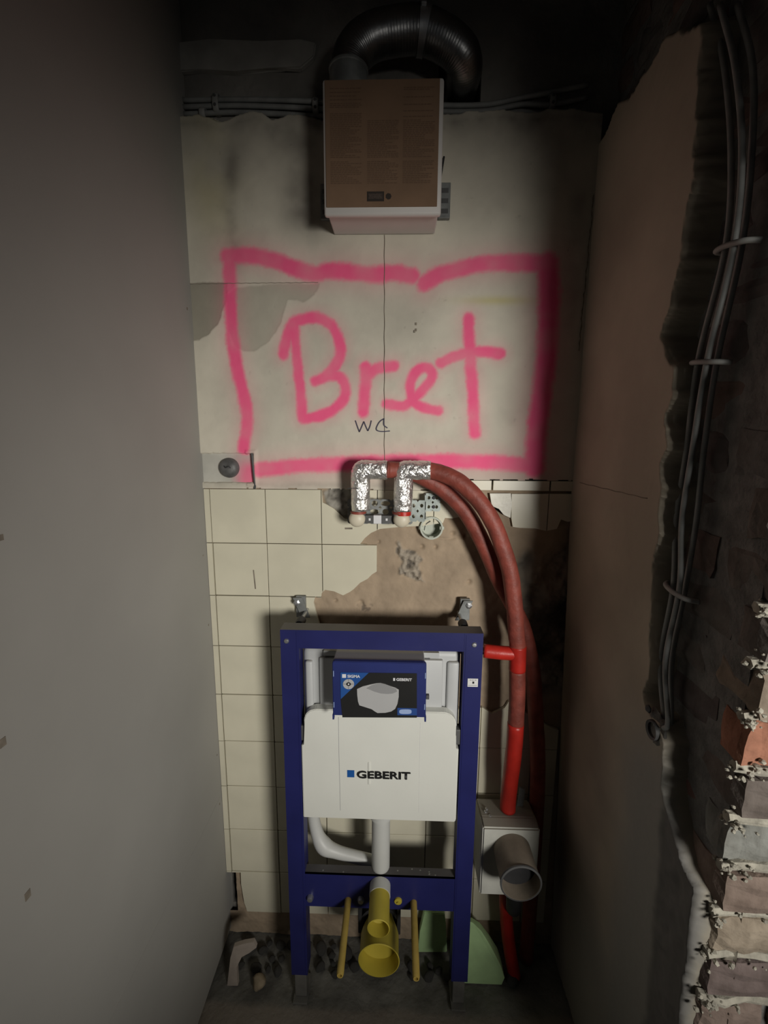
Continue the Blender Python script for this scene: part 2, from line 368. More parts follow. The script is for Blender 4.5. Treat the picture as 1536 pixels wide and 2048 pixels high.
top_px = [(345,229),(375,228),(395,225),(418,231),(432,238),(446,240),(460,234),(480,225),(505,217),(525,222),(545,237),(558,231),(580,224),(610,228),(645,236),(760,232),(890,225),(960,217),(1010,214),(1060,223),(1100,214),(1150,212),(1200,222)]
TX = np.array([bw(*p)[0] for p in top_px]); TZ = np.array([bw(*p)[1] for p in top_px])
bareA = [bw(*p) for p in [(372,566),(455,563),(452,600),(440,640),(420,668),(398,680),(372,684)]]
bareB = [bw(*p) for p in [(452,590),(470,575),(545,568),(640,566),(628,590),(606,606),(592,600),(575,600),(560,650),(540,680),(508,703),(484,702),(468,690),(455,660)]]
SOCK = (-.5225, -.380, 1.459, 1.5365)
def plaster_fn(U, V):
    zt = np.interp(U, TX, TZ)+.004*fbm(U, V, 60, 5)
    t = V-zt; Y = 1.180-.0012*fbm(U, V, 9, 2)-.0004*fbm(U, V, 60, 7)
    Y = Y+np.clip((t+.004)/.012, 0, 1)*.032
    a = poly_sd(U, V, bareA)+.003*fbm(U, V, 70, 4); b = poly_sd(U, V, bareB)+.003*fbm(U, V, 70, 6)
    bare = np.clip((1-sstep(-.0015, .0015, a))*.85+(1-sstep(-.0015, .002, b))*.48, 0, 1)
    Y = Y+.0012*(1-sstep(-.001, .001, a))+.0008*(1-sstep(-.001, .001, b))
    d = np.maximum(np.maximum(SOCK[0]-U, U-SOCK[1]), np.maximum(SOCK[2]-V, V-SOCK[3]))+.002*fbm(U, V, 80, 8)
    Y = Y+.016*(1-sstep(-.003, .001, d))-.004*np.exp(-((d-.004)/.005)**2)*(U > -.40)
    zb = np.where(U > .115, 1.473, 1.443)+.004*fbm(U, V, 40, 11)
    keep = (t < .012) & (d > -.006) & (V > zb)
    yel = .85*np.exp(-((U-.24)/.085)**2-((V-1.913)/.010)**2)+.6*np.exp(-((U+.44)/.07)**2)*sstep(1.95, 2.2, V)*np.clip(.6+fbm(U, V, 8, 14), 0, 1)
    soot_shade = .55*np.exp(-((U+.40+.02*fbm(U, V, 6, 2))/.018)**2)*sstep(1.95, 2.05, V)*(1-sstep(2.2, 2.32, V))*np.clip(.6+1.2*fbm(U, V, 14, 31), 0, 1)
    soot_shade = soot_shade+.95*np.exp(-((U+.225)/.06)**2)*sstep(2.02, 2.12, V)*np.clip(.75+.8*fbm(U, V, 10, 33), 0, 1)  # smudge left of the fan box, painted in to deepen its cast shadow
    soot_shade = soot_shade+.65*sstep(.16, .44, U)*sstep(1.98, 2.3, V)*np.clip(.7+.8*fbm(U, V, 7, 41), 0, 1)
    soot_shade = soot_shade+.45*np.exp(-((U-.42)/.035)**2)*sstep(1.75, 1.9, V)*(1-sstep(2.12, 2.2, V))*np.clip(.6+fbm(U, V, 12, 44), 0, 1)
    soot_shade = soot_shade+.6*np.exp(-np.abs(t+.02)/.03)*np.clip(.5+fbm(U, V, 16, 51), 0, 1)
    soot_shade = soot_shade+.35*np.clip(fbm(U, V, 70, 61, 3)-.55, 0, 1)*3+.30*np.clip(fbm(U, V, 5, 71, 5), 0, 1)+.12*np.clip(fbm(U, V, 24, 73, 4), 0, 1)
    soot_shade = soot_shade+.35*np.clip(1-np.abs(V-1.455)/.012, 0, 1)*np.clip(.4+fbm(U, V, 30, 75), 0, 1)
    return np.stack([U, Y, V], -1), keep, {'pink': pink_at(U, V), 'bare': bare, 'yellow': np.clip(yel, 0, 1), 'soot_shade': np.clip(soot_shade, 0, .9)}
st = .0026
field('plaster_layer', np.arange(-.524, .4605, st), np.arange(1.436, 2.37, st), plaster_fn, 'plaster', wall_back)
# seam, cracks and the two pen letters
jit = lambda pts, s: [(x+random.uniform(-s, s), y+random.uniform(-s*.3, s*.3)) for x, y in pts]
ribbon('seam', [[bw(769+.4*math.sin(k), 470+k*(985-470)/60) for k in range(61)]], .0013, 1.1782, 'crack', wall_back)
ribbon('seam', [[bw(380+k*4.5, 568-k*.05+.4*math.sin(k*1.7)) for k in range(58)]], .0012, 1.1782, 'crack', wall_back)
ribbon('crack', [[bw(1187-(y-390)*.098+random.uniform(-1.2, 1.2), y) for y in range(390, 705, 8)]], [.0016, .0035, .0022, .003], 1.1775, 'crack', wall_back)
def hand(pts): return [(p.x, p.z) for p in catmull([(bw(*q)[0], 0, bw(*q)[1]) for q in pts], 6)]
ribbon('pen_lettering', [hand([(711,841),(714,850),(719,864)])[:], hand([(719,864),(723,855),(728,843)]), hand([(728,843),(732,853),(736,862)]), hand([(736,862),(740,853),(743,841)]),
        hand([(769,837),(760,843),(754,853),(753,859),(757,862),(766,863),(780,862)]), hand([(768,838),(768,850),(775,856)])], .0026, 1.1778, 'ink', wall_back)
for x, y in ((832,648),(832,660),(829,663),(377,617)):
    X, Z = bw(x, y); box('pinhole', X-.002, X+.002, 1.1775, 1.182, Z-.003, Z+.003, 'crack', wall_back)

# ---- bare render behind the missing tiles
RB = (.0915, 1.344)
peb = [bw(*p) for p in [(797,1084),(808,1098),(832,1106),(848,1120),(838,1132),(850,1168),(836,1164),(815,1156),(798,1150),(796,1138),(806,1126),(790,1108)]]
peb2 = [bw(*p) for p in [(712,1210),(724,1207),(733,1214),(745,1211),(744,1224),(730,1226),(720,1228)]]
lump = [bw(*p) for p in [(643,985),(665,972),(706,972),(712,1042),(690,1040),(668,1022),(650,1010)]]
def mortar_fn(U, V):
    Y = 1.193+.0035*fbm(U, V, 12, 1)+.0025*fbm(U, V, 60, 2)
    ragged = sstep(.325, .36, U+.02*fbm(U, V, 18, 5))*sstep(.84, .90, V+.03*fbm(U, V, 14, 8))*(1-sstep(1.26, 1.31, V+.03*fbm(U, V, 20, 9)))
    Y = Y+ragged*(.010+.020*fbm(U, V, 26, 12))
    pb = 1-sstep(-.006, .003, poly_sd(U, V, peb)+.006*fbm(U, V, 60, 15))
    Y = Y-pb*(.002+.022*fbm(U, V, 95, 17, 3))
    pb2 = 1-sstep(-.004, .003, poly_sd(U, V, peb2)+.008*fbm(U, V, 90, 16))
    Y = Y+pb2*.008*fbm(U, V, 120, 18, 3); pbh = np.clip(-fbm(U, V, 95, 17, 3)*3-.1, 0, 1)*pb
    lp = 1-sstep(-.008, .004, poly_sd(U, V, lump))
    Y = Y-lp*(.004+.012*fbm(U, V, 55, 19))
    rr = np.hypot(U-RB[0], V-RB[1]); keep = (rr > .026)
    # chips and holes
    for hx, hz, hr in ((.068, 1.288, .006), (.105, 1.288, .005), (.15, 1.325, .007), (-.17, 1.13, .005), (-.10, 1.125, .008), (.20, 1.19, .006), (-.05, 1.30, .004), (.185, 1.32, .006)):
        Y = Y+.010*np.exp(-((U-hx)**2+(V-hz)**2)/hr**2)
    Y = Y+.004*np.exp(-((V-1.315-.006*fbm(U, V, 30, 23))/.003)**2)*(U > .10)*(U < .20)
    keep &= ~((U < -.498) & (V > .085) & (V < .24))
    grey = np.clip(pb*.55+lp*.95+.8*ragged*np.clip(.5+fbm(U, V, 9, 29), 0, 1), 0, 1)
    black = np.clip(.9*ragged*np.clip(.55+1.6*fbm(U, V, 11, 37), 0, 1)+.7*lp*np.clip(fbm(U, V, 50, 38)+.1, 0, 1)*2+.85*pbh+.6*pb2*np.clip(fbm(U, V, 120, 18, 3)*3, 0, 1), 0, 1)
    return np.stack([U, np.minimum(Y, 1.214), V], -1), keep, {'grey': grey, 'black': black}
field('bare_render', np.arange(-.53, .53, .0032), np.arange(0, 1.462, .0032), mortar_fn, 'mortar', wall_back)

# ---- wall tiles, one by one, clipped where they are broken away
KEEP = [[bw(*p) for p in [(390,978),(643,980),(645,1005),(655,1010),(668,1018),(690,1038),(702,1040),(706,980),(918,982),(919,1034),(905,1037),(890,1036),(886,1046),(845,1052),(800,1054),(760,1058),(742,1066),(730,1076),(720,1088.4),
         (754,1090.5),(754,1143),(744,1149),(735,1158),(720,1166),(708,1178),(700,1184),(686,1191),(668,1183),(650,1180),(643,1187),(642,1196),(630,1195),(627,1205),(632,1225),(640,1252),(646,1300),(660,1360),(700,1412),(800,1425),(965,1416),(985,1428),(1010,1416),(1020,1400),
         (1050,1425),(1100,1455),(1160,1475),(1160,1900),(497,1900),(497,1832),(488,1806),(482,1770),(481,1746),(390,1744)]],
        [bw(*p) for p in [(1024,988),(1160,988),(1160,1040),(1136,1044),(1122,1039),(1114,1058),(1092,1062),(1070,1057),(1040,1056),(1026,1054),(1023,1036)]]]
WHITE = [bw(*p) for p in [(980,987),(1022,987),(1024,1008),(1021,1036),(1008,1030),(998,1018),(984,1012)]]
def clip_rect(poly, x0, x1, z0, z1):
    for ax, lim, sg in ((0, x0, 1), (0, x1, -1), (1, z0, 1), (1, z1, -1)):
        out = []
        for p, q in zip(poly, poly[1:]+poly[:1]):
            a, b = sg*(p[ax]-lim), sg*(q[ax]-lim)
            if a >= 0: out.append(p)
            if (a >= 0) != (b >= 0):
                t = a/(a-b); out.append((p[0]+(q[0]-p[0])*t, p[1]+(q[1]-p[1])*t))
        poly = out
        if len(poly) < 3: return []
    cl = []
    for p in poly:
        if not cl or math.hypot(p[0]-cl[-1][0], p[1]-cl[-1][1]) > 5e-4: cl.append(p)
    return cl
def area(p): return abs(sum(a[0]*b[1]-b[0]*a[1] for a, b in zip(p, p[1:]+p[:1])))/2
XS = [-.520, -.503, -.353, -.203, -.053, .097, .247, .397, .470]; ZS = [1.444-.15*k for k in range(10)]
bm = bmesh.new(); box_bm(bm, -.0738, .0738, 0, .009, -.0738, .0738, .0012, 1); FULL = done(bm, 'tile')
for j in range(9):
    for i in range(8):
        x0, x1, z1, z0 = XS[i]+.0011, XS[i+1]-.0011, ZS[j]-.0011, ZS[j+1]+.0011
        yy = 1.1808+random.uniform(0, .0012)
        for kp in KEEP:
            pc = clip_rect(list(kp), x0, x1, z0, z1)
            if len(pc) < 3 or area(pc) < 6e-5: continue
            if area(pc) > .999*(x1-x0)*(z1-z0) and abs((x1-x0)-.1478) < 1e-4:
                o = link('tile', FULL, 'tile', wall_back, loc=((x0+x1)/2, yy, (z0+z1)/2))
                o.rotation_euler = (random.uniform(-.004, .004), 0, random.uniform(-.004, .004))
            else:
                slab('tile', pc, yy, yy+.009, 'tile', wall_back)
prism('broken_tile', WHITE, 1.1815, 1.190, 'tile_white', wall_back)
for k, (a, b) in enumerate(((.118, .247), (.249, .397), (.399, .458))):
    box('border_tile', a+.001, b-.001, 1.1805, 1.19, 1.4455, 1.4715, 'tile', wall_back, .001)
for x0, y0, x1, y1, wd in ((507,1140,511,1178,.003),(690,1057,705,1057,.0045)):
    a, b = bw(x0, y0), bw(x1, y1); ribbon('scratch', [[a, ((a[0]+b[0])/2, (a[1]+b[1])/2), b]], wd, 1.1800, 'crack', wall_back)
# pale remnant of render high on the wall
prism('render_remnant', [bw(x, y, 1.2) for x, y in [(340,84),(420,78),(520,82),(600,76),(632,84),(628,112),(600,136),(540,132),(470,142),(400,138),(340,144)]], 1.2, 1.216, 'pale_patch', wall_back, .003)

# ---- left wall
bm = bmesh.new(); box_bm(bm, -.62, -.520, -.5, 1.214, .022, 2.75); box_bm(bm, -.62, -.548, -.5, 1.214, 0, .022)
wall_left = structure(link('wall_left', done(bm, 'wall_left'), 'left'), 'smooth grey plasterboard wall on the left')
bm = bmesh.new(); box_bm(bm, -.5205, -.5196, -.5, 1.18, .5135, .5155); link('board_joint', done(bm, 'board_joint'), 'left', wall_left)
for x, y, s in ((5,1485,.006),(55,1790,.006),(2,1075,.004),(374,617,.003),(406,1111,.002),(417,1250,.0025),(434,1510,.002),(439,1608,.0025)):
    p = atX(x, y, -.52); box('nick', -.521, -.5192, p.y-s*.8, p.y+s*.8, p.z-s, p.z+s, 'crack', wall_left)

# ---- right wall: masonry core, plaster, single bricks where it is hacked open
bm = bmesh.new(); box_bm(bm, .507, 1.6, .612, 1.215, 0, 2.75)
wall_right = structure(link('wall_right', done(bm, 'wall_right'), 'joint'), 'right wall, warm plaster hacked back to bare brick')
RP = [(1.20,2.254),(1.15,2.262),(1.097,2.286),(1.06,2.27),(1.04,2.262),(.99,2.268),(.968,2.258),(.93,2.275),(.891,2.257),(.85,2.23),(.815,2.206),(.805,2.12),(.79,2.06),(.792,2.021),(.782,1.99),(.795,1.954),(.806,1.90),(.797,1.867),(.818,1.797),(.826,1.76),(.813,1.732),(.785,1.70),(.782,1.66),(.790,1.62),(.774,1.565),(.791,1.538),(.783,1.50),(.782,1.45),(.777,1.41),(.786,1.36),(.78,1.318),(.782,1.26),(.775,1.206),(.776,1.14),(.79,1.112),(.775,1.09),(.735,1.092),(.715,1.06),(.712,1.0),(.702,.955),(.674,.918),(.640,.893),(.613,.880),(.611,.80),(.616,.70),(.612,.60),(.615,.40),(.613,0),(1.20,0)]
def lean(Z): return .045*np.clip((1.45-Z)/1.45, 0, 1)
def right_fn(U, V):
    amp = .22+.78*sstep(.84, .98, V)
    d = poly_sd(U, V, RP)+amp*(.010*fbm(U, V, 26, 3)+.004*fbm(U, V, 90, 2))
    X = .4550+lean(V)-.0015*fbm(U, V, 8, 4)-.0005*fbm(U, V, 60, 5)
    q = np.clip((d+.004)/.014, 0, 1); X = X+q*.066+.007*amp*np.sin(PI*q)*fbm(U, V, 50, 9)
    cem = sstep(1.12, .98, V+.05*fbm(U, V, 9, 7))*sstep(.90, .78, U+.05*fbm(U, V, 6, 13))
    cem = np.maximum(cem, .8*sstep(.62, .3, V+.1*fbm(U, V, 5, 17)))
    rough = sstep(.712, .696, U+.012*fbm(U, V, 20, 27))*sstep(1.0, .93, V)*sstep(.001, -.004, d)
    X = X+rough*(.003+.004*fbm(U, V, 40, 28))
    return np.stack([X, U, V], -1), d < .016, {'scratch_coat': rough, 'cement': np.clip(cem, 0, 1), 'edge': sstep(-.003, .001, d)}
field('plaster_layer', np.arange(.57, 1.187, .004), np.arange(0, 2.30, .004), right_fn, 'right', wall_right)
ribs = [atX(1160+k*9, 965+k*2.1+(k % 3)*.6, .4545) for k in range(16)]
tube('crack', ribs, .0009, 'crack', wall_right, seg=5, n=2)

def brick_mesh(seed, lx, ly, lz):
    bm = bmesh.new(); bmesh.ops.create_cube(bm, size=1); bmesh.ops.subdivide_edges(bm, edges=bm.edges[:], cuts=3, use_grid_fill=True)
    o = Vector((seed*5.1, seed*2.3, seed*9.7))
    for v in bm.verts:
        c = v.co.copy(); e = sum(1 for q in c if abs(q) > .49)
        p = Vector((c.x*lx, c.y*ly, c.z*lz)); k = .92 if e >= 2 else 1
        n = Vector((mnoise.noise(p*28+o), mnoise.noise(p*28+o*2), mnoise.noise(p*28+o*3)))
        v.co = p*1.0+n*.0075-Vector((math.copysign(.004, c.x) if abs(c.x) > .49 and e > 1 else 0, math.copysign(.004, c.y) if abs(c.y) > .49 and e > 1 else 0, math.copysign(.0025, c.z) if abs(c.z) > .49 and e > 1 else 0))
    return done(bm, 'brick')
STR = [brick_mesh(k, .104, .205, .071) for k in range(4)]; BAT = [brick_mesh(k+20, .104, .055, .071) for k in range(3)]; HDR = [brick_mesh(k+9, .205, .102, .071) for k in range(4)]
BC = [(.20,.115,.10), (.17,.125,.11), (.16,.14,.125), (.17,.155,.14), (.135,.115,.11), (.19,.14,.12), (.16,.155,.145)]
FRONT = {1.232: (.27,.22,.17), 1.149: (.36,.16,.10), 1.066: (.15,.125,.11), .983: (.23,.235,.215), .900: (.22,.165,.135), .817: (.32,.265,.20), .734: (.17,.13,.12), .651: (.24,.18,.15)}
rb = random.Random(8)
def brick(me, x, y, z, col):
    o = link('brick', me, 'brick', wall_right, loc=(x, y, z)); o.color = (*col, 1)
    o.rotation_euler = (rb.uniform(-.03, .03), rb.uniform(-.02, .02), rb.uniform(-.05, .05)); return o
z = .651-.083*8; c = 0
while z < 2.70:
    key = min(FRONT, key=lambda q: abs(q-z)); fc = FRONT[key] if abs(key-z) < .02 else rb.choice(BC)
    top = z > 2.22; ye = 1.19 if top else .83; off = rb.uniform(-.004, .012)
    if c % 2 == 0:
        y = .590+off; first = True
        if z > -.01: brick(rb.choice(BAT), .553, y+.0275, z, fc)
        y += .064; first = False
        while y < ye:
            if z > -.01: brick(rb.choice(STR), .5555+rb.uniform(-.003, .004), y+.1025, z, fc if first else rb.choice(BC))
            first = False; y += .217
        if z > -.01: brick(rb.choice(STR), .667, .697, z, fc)
    else:
        y = .586+off; first = True
        while y < ye:
            if z > -.01: brick(rb.choice(HDR), .606+rb.uniform(-.003, .004), y+.051, z, fc if first else rb.choice(BC))
            first = False; y += .113
    if z > -.01:
        for x in ((.827, 1.044) if c % 2 == 0 else (.818, 1.035)): brick(rb.choice(HDR), x, .643+off*.5, z, rb.choice(BC) if x > 1 else fc)
    z += .083; c += 1
# crumbs of lime mortar standing on the broken edge
bm = bmesh.new(); rc = random.Random(3)
for k in range(230):
    zc = .651-.0415+.083*rc.randint(-1, 9)+rc.gauss(0, .010)
    me = rock_mesh('t', rc.uniform(.0015, .0055), k, 1, .5, (1, 1, .75))
    x = .497+abs(rc.gauss(0, .045)); y = .600+rc.uniform(-.012, .004)
    if rc.random() < .45: x = .503+rc.uniform(-.008, .012); y = .598+rc.uniform(-.014, .02)
    for v in me.vertices: v.co += Vector((x, y, zc))
    bm.from_mesh(me); bpy.data.meshes.remove(me)
o = link('mortar_crumbs', done(bm, 'mortar_crumbs'), 'crumb', wall_right); o['kind'] = 'stuff'
# bed joints of lime mortar at the broken end
for k in range(-1, 10):
    zc = .651-.0415+.083*k
    bm = bmesh.new(); P = [Vector((.498+.0365*i, .606+rc.uniform(-.006, .004), zc+rc.uniform(-.003, .003))) for i in range(18)]
    tube_bm(bm, P, .0085, 6, True, lambda i, a: 1+.35*mnoise.noise(Vector((i*.9, a*2, zc*50))))
    link('mortar_joint', done(bm, 'mortar_joint'), 'crumb', wall_right)

# ---- floor and ceiling
def floor_fn(U, V):
    sc = 1-sstep(1.0, 1.02, V+.012*fbm(U, V, 10, 3))
    Z = -.004+.004*fbm(U, V, 14, 1)+.004*fbm(U, V, 70, 2)*(1-sc*.7)
    return np.stack([U, V, Z], -1), np.ones(U.shape, bool), {'screed': sc*.8}
floor = structure(field('floor', np.arange(-.60, 1.6, .010), np.arange(-2.6, 1.23, .010), floor_fn, 'floor', None), 'dusty dark screed floor')
structure(box('ceiling', -.75, 1.6, -2.6, 1.4, 2.75, 2.85, 'ceiling'), 'dark unfinished ceiling')

# ================================================================== CISTERN ELEMENT
T = thing('cistern_frame', (-.035, 1.045, 0), 'blue steel frame with a concealed white toilet cistern standing before the back wall', 'cistern frame')
UPL, UPR = (-.281, -.236), (.165, .210)
for k, (a, b) in enumerate((UPL, UPR)):
    bm = bmesh.new()
    box_bm(bm, a, b, 1.02, 1.023, .092, 1.118); box_bm(bm, a, a+.003, 1.0235, 1.066, .092, 1.118); box_bm(bm, b-.003, b, 1.0235, 1.066, .092, 1.118)
    up = link('upright', done(bm, 'upright'), 'blue', T)
    s = .001
    box('fold_line', (b-.006 if k == 0 else a+.004), (b-.005 if k == 0 else a+.005), 1.0192, 1.0202, .1, 1.115, 'blue', up)
    xs = (-.2660, .1890)[k]
    lathe('screw', [(0, .0035), (.0045, .003), (.0062, .0015), (.0066, 0), (.0066, -.004)], (xs, 1.02, 1.0905), 'steel', up, 16)
    ft = box('foot', a+.006, b-.006, 1.028, 1.058, .006, .13, 'foot', T, .002)
    box('foot_plate', a+.002, b-.002, 1.012, 1.085, 0, .006, 'foot', ft, .001)
bm = bmesh.new(); box_bm(bm, UPL[1]-.004, UPR[0]+.004, 1.0206, 1.0236, 1.072, 1.1165); box_bm(bm, UPL[0], UPR[1], 1.0206, 1.062, 1.1165, 1.1195)
link('top_rail', done(bm, 'top_rail'), 'blue', T)
bm = bmesh.new(); box_bm(bm, UPL[1], UPR[0], 1.0215, 1.0245, .322, .428); box_bm(bm, UPL[1], UPR[0], 1.0215, 1.047, .4245, .428); box_bm(bm, UPL[1], UPR[0], 1.0245, 1.06, .322, .325)
lr = link('mounting_plate', done(bm, 'mounting_plate'), 'blue', T)
for k in range(9):
    x = random.uniform(-.21, .14); lathe('rivet', [(0, .0012), (.0022, 0)], (x, random.uniform(1.027, 1.043), .4282), 'steel', lr, 8, 'Z')
for x in (-.223, -.086):
    lathe('bolt', [(0, .012), (.007, .010), (.009, .004), (.009, -.004)], (x, 1.0215, .352), 'steel', lr, 14)
lathe('yellow_cap', [(0, .008), (.003, .008), (.003, .005), (.010, .004), (.0105, 0), (.0105, -.003)], (.0145, 1.0215, .351), 'yellow', T, 18)
# paper sticker on the right upright
sk = box('sticker', .1765, .2015, 1.0190, 1.0200, .9815, 1.003, 'sticker', T); sk['label'] = 'small white printed sticker'
box('sticker_mark', .188, .1925, 1.0186, 1.0191, .990, .9955, 'black_print', sk); box('sticker_line', .178, .1995, 1.0186, 1.0191, .9845, .9863, 'grey_print', sk)
for a in (.1815, .187, .1935): box('sticker_dots', a, a+.004, 1.0186, 1.0191, .998, 1.0005, 'grey_print', sk)
# cistern tank
bm = bmesh.new(); box_bm(bm, -.234, .163, 1.045, 1.155, .60, 1.0625, .018, 4)
tk = link('tank', done(bm, 'tank'), 'tank', T, True)
box('tank_rib', -.226, -.206, 1.036, 1.06, .66, 1.03, 'tank', tk, .006, True)
box('tank_rib', .128, .158, 1.036, 1.06, .66, 1.035, 'tank', tk, .006, True)
box('tank_front', -.190, .118, 1.036, 1.06, .86, 1.040, 'tank', tk, .004, True)
box('lid', -.180, .108, 1.0395, 1.08, 1.043, 1.0575, 'tank', tk, .002)
box('lid_seam', -.175, .085, 1.0385, 1.05, 1.0400, 1.0430, 'dark_grey', tk)
# white foam cover with its print
cov = [(-.2345,.605),(.1575,.605),(.1600,.612),(.1600,.815),(.1520,.815),(.1520,.885),(.147,.899),(.137,.909),(.124,.914),(-.198,.914),(-.212,.910),(-.222,.900),(-.2265,.886),(-.2265,.815),(-.2345,.815)]
cp = prism('front_cover', cov, 1.014, 1.040, 'white_panel', T, .0018)
ribbon('fold_line', [[(-.140, .895), (-.140, .80), (-.1385, .70), (-.138, .63)]], .0012, 1.0136, 'grey_print', cp)
ribbon('fold_line', [[(.0635, .885), (.0635, .80), (.0645, .63)]], .0008, 1.0136, 'sticker', cp)
box('finger_slot', -.0665, -.0605, 1.0120, 1.015, .708, .772, 'white_panel', cp, .0015)
box('logo_square', -.1193, -.1012, 1.0132, 1.0138, .7275, .7475, 'logo_blue', cp)
text_mesh('logo_lettering', 'GEBERIT', .0215, -.0945, 1.0112, .7265, 'black_print', cp, .028, .136)
for s, x0, x1 in ((-1, -.2405, -.2265), (1, .152, .165)):
    box('clip', x0, x1, 1.022, 1.05, .82, .862, 'dark_grey', T, .003)
# service opening box with printed card
SY = .965
sb = prism('service_box', [(-.1465,.932),(-.1465,1.0665),(-.143,1.0695),(.066,1.0695),(.0715,1.0665),(.0725,.932)], SY, .978, 'blue_plastic', T, .0015); sb['label'] = 'blue plastic service box with a printed card'
box('neck', -.1455, .0685, .976, 1.05, .945, 1.0675, 'tank', sb, .002)
for x in (-.1475, .0695): box('tab', x, x+.004, SY-.001, SY+.01, .922, .934, 'blue_plastic', sb)
box('latch', .0725, .080, SY+.004, SY+.014, .976, .986, 'dark_grey', sb, .001)
for x in (-.1445, .0685):
    for z in (.953, 1.032): box('ridge', x, x+.0016, SY-.0012, SY, z, z+.014, 'badge', sb)
def SP(x, y, d=0): v = atY(660+x/7.68, 1300+y/7.68, SY-.001-d); return (v.x, v.z)
def sprint(name, pts, m, d): return prism(name, [SP(x, y, d) for x, y in pts], SY-.001-d, SY-.0004-d*.5, m, sb)
sprint('card_print', [(160,345),(1335,360),(1335,1040),(190,1035),(165,760)], 'black_print', 0)
sprint('card_corner', [(160,345),(595,350),(165,755)], 'blue_print', .0006)
sprint('card_badge', [(1035,890),(1335,898),(1335,1005),(1035,1000)], 'badge_blue', .0006)
def ell(cx, cy, a, b, n=20, e=1): return [(cx+a*math.copysign(abs(math.cos(2*PI*k/n))**e, math.cos(2*PI*k/n)), cy+b*math.copysign(abs(math.sin(2*PI*k/n))**e, math.sin(2*PI*k/n))) for k in range(n)]
sprint('badge_pill', ell(1158, 948, 95, 36, 24, .6), 'badge', .0012)
sprint('dial_print', ell(285, 525, 86, 78), 'grey_print', .0012)
sprint('dial_center', ell(285, 525, 36, 28), 'black_print', .0017); sprint('dial_dot', ell(285, 525, 13, 12, 10), 'white_print', .0021)
for a, b, c_, d_ in ((280,450,290,500),(280,552,290,600),(205,520,250,530),(322,520,365,530)): sprint('dial_tick', [(a,b),(c_,b),(c_,d_),(a,d_)], 'grey_print2', .0017)
sprint('square_mark', [(186,372),(246,372),(246,428),(186,428)], 'white_print', .0012)
sprint('square_mark', [(970,432),(1000,432),(1000,474),(970,474)], 'white_print', .0012)
a, b = SP(268, 424, .001), SP(462, 384, .001); text_mesh('series_lettering', 'SIGMA', b[1]-a[1], a[0], SY-.0022, a[1], 'white_print', sb, .03, b[0]-a[0])
a, b = SP(1018, 474, .001), SP(1258, 436, .001); text_mesh('logo_lettering', 'GEBERIT', b[1]-a[1], a[0], SY-.0022, a[1], 'white_print', sb, .03, b[0]-a[0])
# picture of a toilet bowl on the card
bowl = [(415,600),(520,590),(600,620),(700,660),(800,680),(900,685),(990,675),(1056,625),(1055,720),(1035,830),(1000,905),(940,945),(850,965),(730,968),(690,945),(640,910),(540,878),(450,850),(430,790),(418,690)]
sprint('bowl_picture', bowl, 'grey_print', .0012)
sprint('bowl_rim_picture', [(415,600),(500,560),(620,530),(710,512),(770,508),(840,525),(920,555),(1000,580),(1056,612),(1056,630),(990,677),(900,687),(800,682),(700,662),(600,622),(520,592)], 'grey_print', .0014)
sprint('bowl_hollow_picture', [(560,590),(640,545),(720,520),(770,513),(840,530),(930,565),(1020,600),(1030,640),(960,670),(880,676),(780,668),(680,640),(600,605)], 'grey_print2', .0020)
# pipes of the element
tube('flush_pipe', [(-.034,1.047,.63),(-.034,1.047,.55),(-.034,1.047,.445),(-.034,1.05,.432)], .0245, 'pipe_white', T, 24)
lathe('pipe_collar', [(.0245, 0), (.031, 0), (.031, .012), (.0245, .016)], (-.034, 1.047, .590), 'pipe_white', T, 24, 'Z')
tube('drain_bend', [(-.226,1.095,.62),(-.226,1.095,.545),(-.215,1.09,.485),(-.195,1.085,.448),(-.16,1.083,.432),(-.11,1.083,.418),(-.06,1.083,.405)], lambda t: .0165+.006*math.exp(-((t-.5)/.12)**2), 'pipe_white', T, 18)
lathe('flush_stub', [(.0275, 0), (.0275, .030), (.022, .030), (.022, 0)], (-.034, 1.021, .398), 'pipe_white', T, 26)
lathe('flush_plug', [(.0262, .022), (.0265, .10), (.0275, .108), (.0255, .109), (.0245, .100), (.023, .078), (.010, .072), (0, .072)], (-.034, 1.021, .398), 'yellow', T, 32)
dp = lathe('drain_socket', [(.050, 0), (.056, .002), (.056, .03), (.048, .03), (.048, 0)], (-.0335, 1.058, .262), 'rubber', T, 32)
lathe('drain_plug', [(.030, .002), (.036, .020), (.047, .045), (.0505, .058), (.0505, .108), (.053, .116), (.0505, .117), (.0485, .108), (.047, .078), (.020, .070), (0, .070)], (-.0335, 1.058, .262), 'yellow', T, 40)
bm = bmesh.new(); tube_bm(bm, catmull([(-.0335,1.05,.262),(-.0335,1.10,.255),(-.0335,1.135,.21),(-.0335,1.14,.12),(-.0335,1.14,.0)], 6), .046, 22)
link('drain_elbow', done(bm, 'drain_elbow'), 'rubber', T, True)
for x in (-.1205, .0565):
    lathe('threaded_rod', [(.0085, -.002), (.0085, .170), (.0070, .174), (.0045, .174), (.0045, .168), (0, .168)], (x, 1.021, .3475), 'yellow_rod', T, 16)
box('pipe_bracket', -.094, -.084, 1.024, 1.05, .235, .345, 'rubber', T, .002); box('pipe_bracket', .012, .022, 1.024, 1.05, .235, .345, 'rubber', T, .002)
